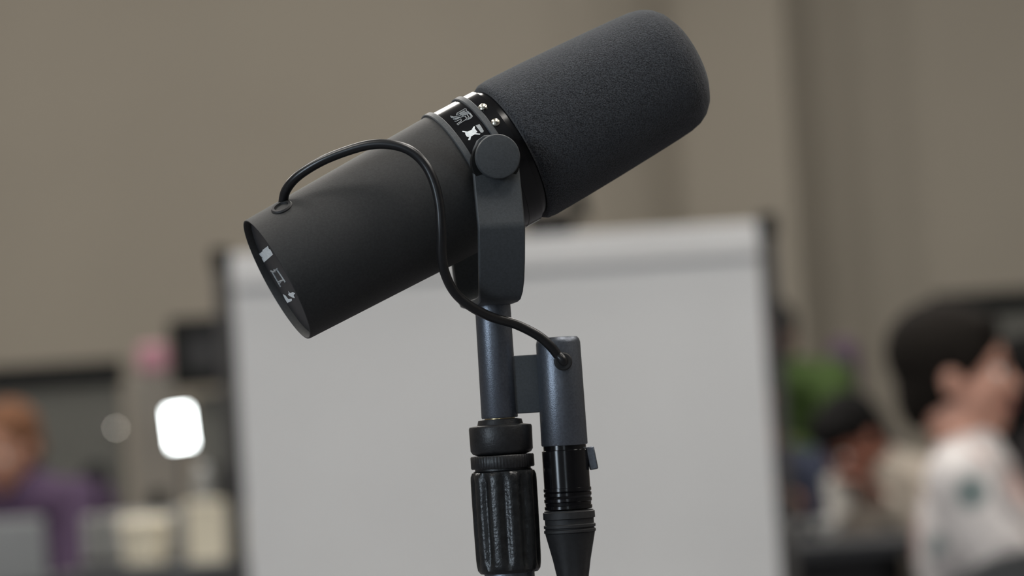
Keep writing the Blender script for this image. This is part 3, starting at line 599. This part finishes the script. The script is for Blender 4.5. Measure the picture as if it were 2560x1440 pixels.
def person(label, head, face_dir, lean, hands, shirt, skin, hair, hair_kind='short', head_tilt=0.0, sleeve='short', hs=1.0, nl=0.165, ts=None, nf=-0.02, trousers='trouser', cast=None):
    f = Vector((face_dir[0], face_dir[1], 0)).normalized(); s = Vector((-f.y, f.x, 0))   # s = the person's left
    L = R(lean); tor = f * math.sin(L) + Z * math.cos(L)
    HL = R(lean * 0.5 + head_tilt); hu = f * math.sin(HL) + Z * math.cos(HL); hf = f * math.cos(HL) - Z * math.sin(HL)
    ts = ts or hs
    neck = head - hu * nl * hs + hf * nf
    hip = neck - tor * 0.50 * ts
    t = thing('person', (hip.x, hip.y, 0), label, 'person')
    P = []
    fr = (hf, s, hu); k = hs
    hp_ = lambda a, b, c_: head + (hf * a + s * b + hu * c_) * hs
    rr = lambda *a: tuple(q * k for q in a)
    # head
    P += [ellip(hp_(-0.008, 0, 0.028), rr(0.094, 0.076, 0.092), fr), ellip(hp_(0.026, 0, -0.040), rr(0.066, 0.059, 0.072), fr), ellip(hp_(0.066, 0, -0.092), rr(0.024, 0.028, 0.022), fr),
          caps(hp_(0.086, 0, 0.006), 0.009 * k, hp_(0.106, 0, -0.030), 0.0135 * k), ellip(hp_(0.078, 0, 0.022), rr(0.014, 0.045, 0.011), fr), ellip(hp_(0.082, 0, -0.062), rr(0.014, 0.024, 0.013), fr)]
    for e in (-1, 1): P += [ellip(hp_(-0.010, e * 0.079, -0.014), rr(0.019, 0.011, 0.032), fr), ellip(hp_(0.058, e * 0.038, -0.025), rr(0.028, 0.022, 0.026), fr)]
    P += [caps(head - hu * 0.07 * k - hf * 0.022 * k, 0.053 * k, neck, 0.058 * k)]
    # torso
    k = ts; rr = lambda *a: tuple(q * ts for q in a)
    sh = neck - tor * 0.055 * k; che = neck - tor * 0.20 * k; wai = neck - tor * 0.36 * k
    tb = (tor.cross(s) if False else f * math.cos(L) - Z * math.sin(L), s, tor)
    P += [ellip(sh, rr(0.07, 0.165, 0.06), tb), ellip(che, rr(0.105, 0.150, 0.16), tb), ellip(wai, rr(0.100, 0.135, 0.15), tb), ellip(hip, rr(0.115, 0.155, 0.11), (f, s, Z))]
    Sx = [ellip(sh, rr(0.080, 0.176, 0.066), tb), ellip(che, rr(0.120, 0.166, 0.175), tb), ellip(wai, rr(0.116, 0.152, 0.16), tb), ellip(hip + tor * 0.03, rr(0.130, 0.166, 0.10), (f, s, Z)),
          caps(neck - tor * 0.02 + hf * 0.004, 0.064 * k, neck - tor * 0.09, 0.09 * k)]
    T = [ellip(hip - Z * 0.01, rr(0.124, 0.168, 0.105), (f, s, Z))]
    # legs (seated)
    for e in (-1, 1):
        h0 = hip + s * e * 0.085 * k; kn = h0 + f * 0.41 * k + s * e * 0.03 + Z * (0.0); an = Vector((kn.x, kn.y, 0.085)) + f * 0.02
        P += [caps(h0, 0.082 * k, kn, 0.056 * k), caps(kn, 0.055 * k, an, 0.038 * k), caps(an - Z * 0.045, 0.034, an - Z * 0.05 + f * 0.15, 0.030)]
        T += [caps(h0, 0.093 * k, kn, 0.068 * k), caps(kn, 0.067 * k, an + Z * 0.02, 0.055 * k)]
    # arms, bent to reach each hand's place
    for e, hd in zip((1, -1), hands):
        s0 = sh + s * e * 0.165 * k - tor * 0.01
        tgt = Vector(hd); v = tgt - s0; l1, l2 = 0.285 * k, 0.255 * k
        dist = min(v.length, (l1 + l2) * 0.985); v = v.normalized() * dist; wr = s0 + v
        ca = (l1 * l1 + dist * dist - l2 * l2) / (2 * l1 * dist); ca = max(-1, min(1, ca)); vd = v.normalized()
        pole = (-Z * 0.9 - f * 0.35 + s * e * 0.35); pole = (pole - vd * pole.dot(vd)).normalized()
        el = s0 + vd * l1 * ca + pole * l1 * math.sqrt(1 - ca * ca)
        P += [caps(s0, 0.052 * k, el, 0.040 * k), caps(el, 0.040 * k, wr, 0.027 * k)]
        fd = (wr - el).normalized(); sd = fd.cross(Z).normalized(); ud = sd.cross(fd)
        P += [ellip(wr + fd * 0.045, (0.05, 0.040, 0.017), (fd, sd, ud))]
        for q, (off, ln) in enumerate(((-0.030, 0.066), (-0.010, 0.076), (0.010, 0.072), (0.029, 0.056))):
            b0 = wr + fd * 0.082 + sd * off; b1 = b0 + fd * ln * 0.5 - ud * 0.010; b2 = b1 + fd * ln * 0.35 - ud * 0.022
            P += [caps(b0, 0.0092, b1, 0.0088, n=10), caps(b1, 0.0088, b2, 0.0080, n=10)]
        th = -1 if e > 0 else 1
        b0 = wr + fd * 0.025 + sd * th * 0.030; b1 = b0 + fd * 0.030 + sd * th * 0.026 - ud * 0.008; b2 = b1 + fd * 0.030 + sd * th * 0.006 - ud * 0.008
        P += [caps(b0, 0.0115, b1, 0.0100, n=10), caps(b1, 0.0100, b2, 0.0086, n=10)]
        if sleeve == 'long': Sx += [caps(s0, 0.068 * k, el, 0.056 * k), caps(el, 0.056 * k, el + (wr - el) * 0.93, 0.040 * k)]
        else: Sx += [caps(s0, 0.066 * k, s0 + (el - s0) * 0.62, 0.062 * k)]
    fuse('body', P, skin, t)
    fuse('shirt', Sx, shirt, t, 0.012)
    fuse('trousers', T, trousers, t, 0.014)
    k = hs; rr = lambda *a: tuple(q * hs for q in a); hp_ = lambda a, b, c_: head + (hf * a + s * b + hu * c_) * hs
    # hair
    Hh = [ellip(hp_(-0.022, 0, 0.046), rr(0.098, 0.088, 0.092), fr), ellip(hp_(-0.045, 0, -0.005), rr(0.070, 0.080, 0.080), fr)]
    if hair_kind == 'thick': Hh += [ellip(hp_(-0.030, 0, 0.045), rr(0.112, 0.094, 0.100), fr), ellip(hp_(-0.078, 0, -0.03), rr(0.045, 0.062, 0.078), fr), ellip(hp_(0.042, 0, 0.088), rr(0.040, 0.064, 0.034), fr),
                                    ellip(hp_(0.018, 0.0, 0.03), rr(0.040, 0.088, 0.056), fr)]
    if hair_kind == 'fringe': Hh += [ellip(hp_(0.030, 0, 0.075), rr(0.072, 0.082, 0.056), fr)]
    if hair_kind == 'long': Hh += [caps(hp_(-0.05, 0, 0.0), 0.085 * k, hp_(-0.06, 0, -0.20), 0.075 * k, (hf, 0.8)), ellip(hp_(0.02, 0, 0.07), rr(0.075, 0.085, 0.055), fr)]
    fuse('hair', Hh, hair, t, 0.010, 4)
    for e in (-1, 1):
        ey = obj('eye', *ellip(hp_(0.0735, e * 0.031, 0.000), (0.0115,) * 3, fr, 14), M['eye'], t)
        obj('iris', *ellip(hp_(0.0800, e * 0.031, 0.000), (0.0062,) * 3, fr, 12), M['iris'], ey)
        obj('eyebrow', *caps(hp_(0.092, e * 0.018, 0.026), 0.004, hp_(0.082, e * 0.048, 0.026), 0.003, n=8), M[hair], t)
    obj('lips', *ellip(hp_(0.0925, 0, -0.062), rr(0.007, 0.023, 0.009), fr, 14), M['lip'], t)
    return t, hip, f, ts
people = []
hA = W(2398, 936, 6.0)
fA = Vector((0.97, -0.24, 0)); sA = Vector((0.24, 0.97, 0))
people.append(person('person with dark hair in a white floral shirt, facing right', hA, fA, -4, (hA + fA * 0.40 + sA * 0.12 - Z * 0.42, hA + fA * 0.40 - sA * 0.12 - Z * 0.46), 'floral', 'skin', 'hair', 'thick', 4, 'short', 1.06, 0.130, 1.12, 0.008))
hC = W(2132, 1098, 7.8)
fC = Vector((-0.88, -0.47, 0)); sC = Vector((0.47, -0.88, 0))
cup = W(2098, 1240, 7.35)
people.append(person('person in a taupe sweater bending forward over the cup', hC, fC, 34, (cup + Vector((0.10, -0.02, -0.02)), hC + fC * 0.12 - sC * 0.30 - Z * 0.40), 'taupe', 'skin_ruddy', 'hair_black', 'fringe', 24, 'long', 0.92, 0.115, 1.12))
hD = W(1872, 1000, 8.7)
fD = Vector((-0.8, -0.6, 0)); sD = Vector((0.6, -0.8, 0))
people.append(person('person in a navy shirt half hidden by the whiteboard edge', hD, fD, 22, (W(2005, 1270, 8.4), hD + fD * 0.22 - sD * 0.12 - Z * 0.55), 'navy', 'skin_tan', 'hair_black', 'fringe', 5, 'long', 1.0))
hE = W(1920, 848, 9.7)
fE = Vector((-0.45, -0.893, 0)); sE = Vector((0.893, -0.45, 0))
people.append(person('person in a bright green shirt leaning forward at the back', hE, fE, 50, (hE + fE * 0.25 + sE * 0.15 - Z * 0.35, hE + fE * 0.25 - sE * 0.15 - Z * 0.35), 'green', 'skin_brown', 'hair_black', 'short', -22, 'long', 1.0, 0.10, 1.1))
hB = W(2578, 945, 9.0)
fB = Vector((0.95, 0.3, 0)); sB = Vector((-0.3, 0.95, 0))
people.append(person('person with long black hair in black at the right edge', hB, fB, 5, (hB + fB * 0.30 + sB * 0.10 - Z * 0.545, hB + fB * 0.30 - sB * 0.10 - Z * 0.545), 'blackshirt', 'skin', 'hair_black', 'long', 0, 'long', 1.0))
hG = W(22, 1122, 8.1)
fG = Vector((-0.5, -0.866, 0)); sG = Vector((0.866, -0.5, 0))
people.append(person('person in a purple shirt behind the laptop at the left edge', hG, fG, 18, (hG + fG * 0.32 + sG * 0.14 - Z * 0.32, hG + fG * 0.28 - sG * 0.2 - Z * 0.32), 'purple', 'skin_tan', 'hair_ginger', 'short', 8, 'long', 0.95, 0.105, 1.22))

# ------------------------------------------------------------------ chairs
def make_chair(loc, rz, seat_z, back_top, label):
    t = thing('chair', (0, 0, 0), label, 'chair', 'grey plastic chairs')
    obj('seat', *abox((0, 0, seat_z - 0.015), (0.42, 0.42, 0.03)), M['chair'], t, smooth=False, bevel=0.012, seg=3)
    V = []; F = []; n = 14
    for i in range(n + 1):                                   # curved shell with an arched top
        yy = -0.23 + 0.46 * i / n; c_ = yy / 0.23
        zt_ = back_top - 0.09 * c_ * c_ - 0.04 * abs(c_) ** 5
        xb = -0.235 + 0.05 * c_ * c_
        for (dx, zz) in ((0, seat_z + 0.10), (0, zt_), (-0.016, zt_), (-0.016, seat_z + 0.10)): V.append(Vector((xb + dx - 0.03 * (zz - seat_z), yy, zz)))
    for i in range(n):
        for k in range(4): k2 = (k + 1) % 4; F.append((i * 4 + k, i * 4 + k2, i * 4 + 4 + k2, i * 4 + 4 + k))
    F += [(0, 1, 2, 3), tuple(range(4 * n, 4 * n + 4))]
    obj('backrest', V, F, M['chair'], t, bevel=0.004)
    for sy in (-1, 1):
        obj('back_post', *tube([Vector((-0.19, sy * 0.15, seat_z - 0.02)), Vector((-0.235, sy * 0.15, seat_z + 0.06)), Vector((-0.245, sy * 0.15, seat_z + 0.2))], 0.011, 10), M['black'], t)
        for sx in (-1, 1):
            obj('leg', *tube([Vector((sx * 0.17, sy * 0.17, seat_z - 0.02)), Vector((sx * 0.21, sy * 0.20, 0.004))], 0.012, 10), M['black'], t)
    t.location = loc; t.rotation_euler = (0, 0, rz)
    return t
clabels = ['grey chair under the person in the white floral shirt', 'grey chair under the person in the taupe sweater', 'grey chair under the person in the navy shirt',
           'grey chair under the person in the green shirt', 'grey chair under the person with long black hair', 'grey chair under the person in the purple shirt']
for i, (t, hip, f, ts) in enumerate(people):
    sz = hip.z - 0.012 - 0.113 * ts
    make_chair((hip.x, hip.y, 0), math.atan2(f.y, f.x), sz, sz + (0.30 if i else 0.22), clabels[i])
# an empty chair before that person, its rounded back turned to the camera
p = W(2600, 1368, 5.0)
make_chair((p.x, 5.25, 0), R(90), 0.45, p.z, 'empty grey chair with rounded back in the lower right corner')

# ------------------------------------------------------------------ right table with bowls and cup
ZT2 = 0.765
make_table('meeting_table', 'dark table holding white bowls right of the whiteboard', 0.52, 0.90, 6.85, 7.28, ZT2)
for u, lab in ((1976, 'small white bowl closest to the whiteboard edge'), (2068, 'small white bowl below the paper cup')):
    x, y = on_table(u, 7.12)
    t = tag(obj('bowl', *lathe(Vector((x, y, ZT2)), Z, [(0, 0.0), (0, 0.016), (0.004, 0.017), (0.014, 0.028), (0.040, 0.036), (0.041, 0.034), (0.015, 0.025), (0.007, 0.0)], 40), M['china'], base=(x, y, ZT2)), lab, 'bowl', 'white bowls on the table')
t = thing('paper_cup', cup - Z * 0.05, 'white paper cup held in front of the taupe sweater', 'cup')
cb = cup - Z * 0.045
obj('cup_wall', *lathe(cb, Z, [(0, 0.0), (0, 0.026), (0.088, 0.036), (0.09, 0.037), (0.091, 0.036), (0.088, 0.034), (0.004, 0.024), (0.004, 0)], 40), M['paper'], t)
obj('rim', *lathe(cb, Z, [(0.0865, 0.0355), (0.088, 0.0378), (0.091, 0.0378), (0.0915, 0.0355), (0.0865, 0.0355)], 40), M['paper'], t)
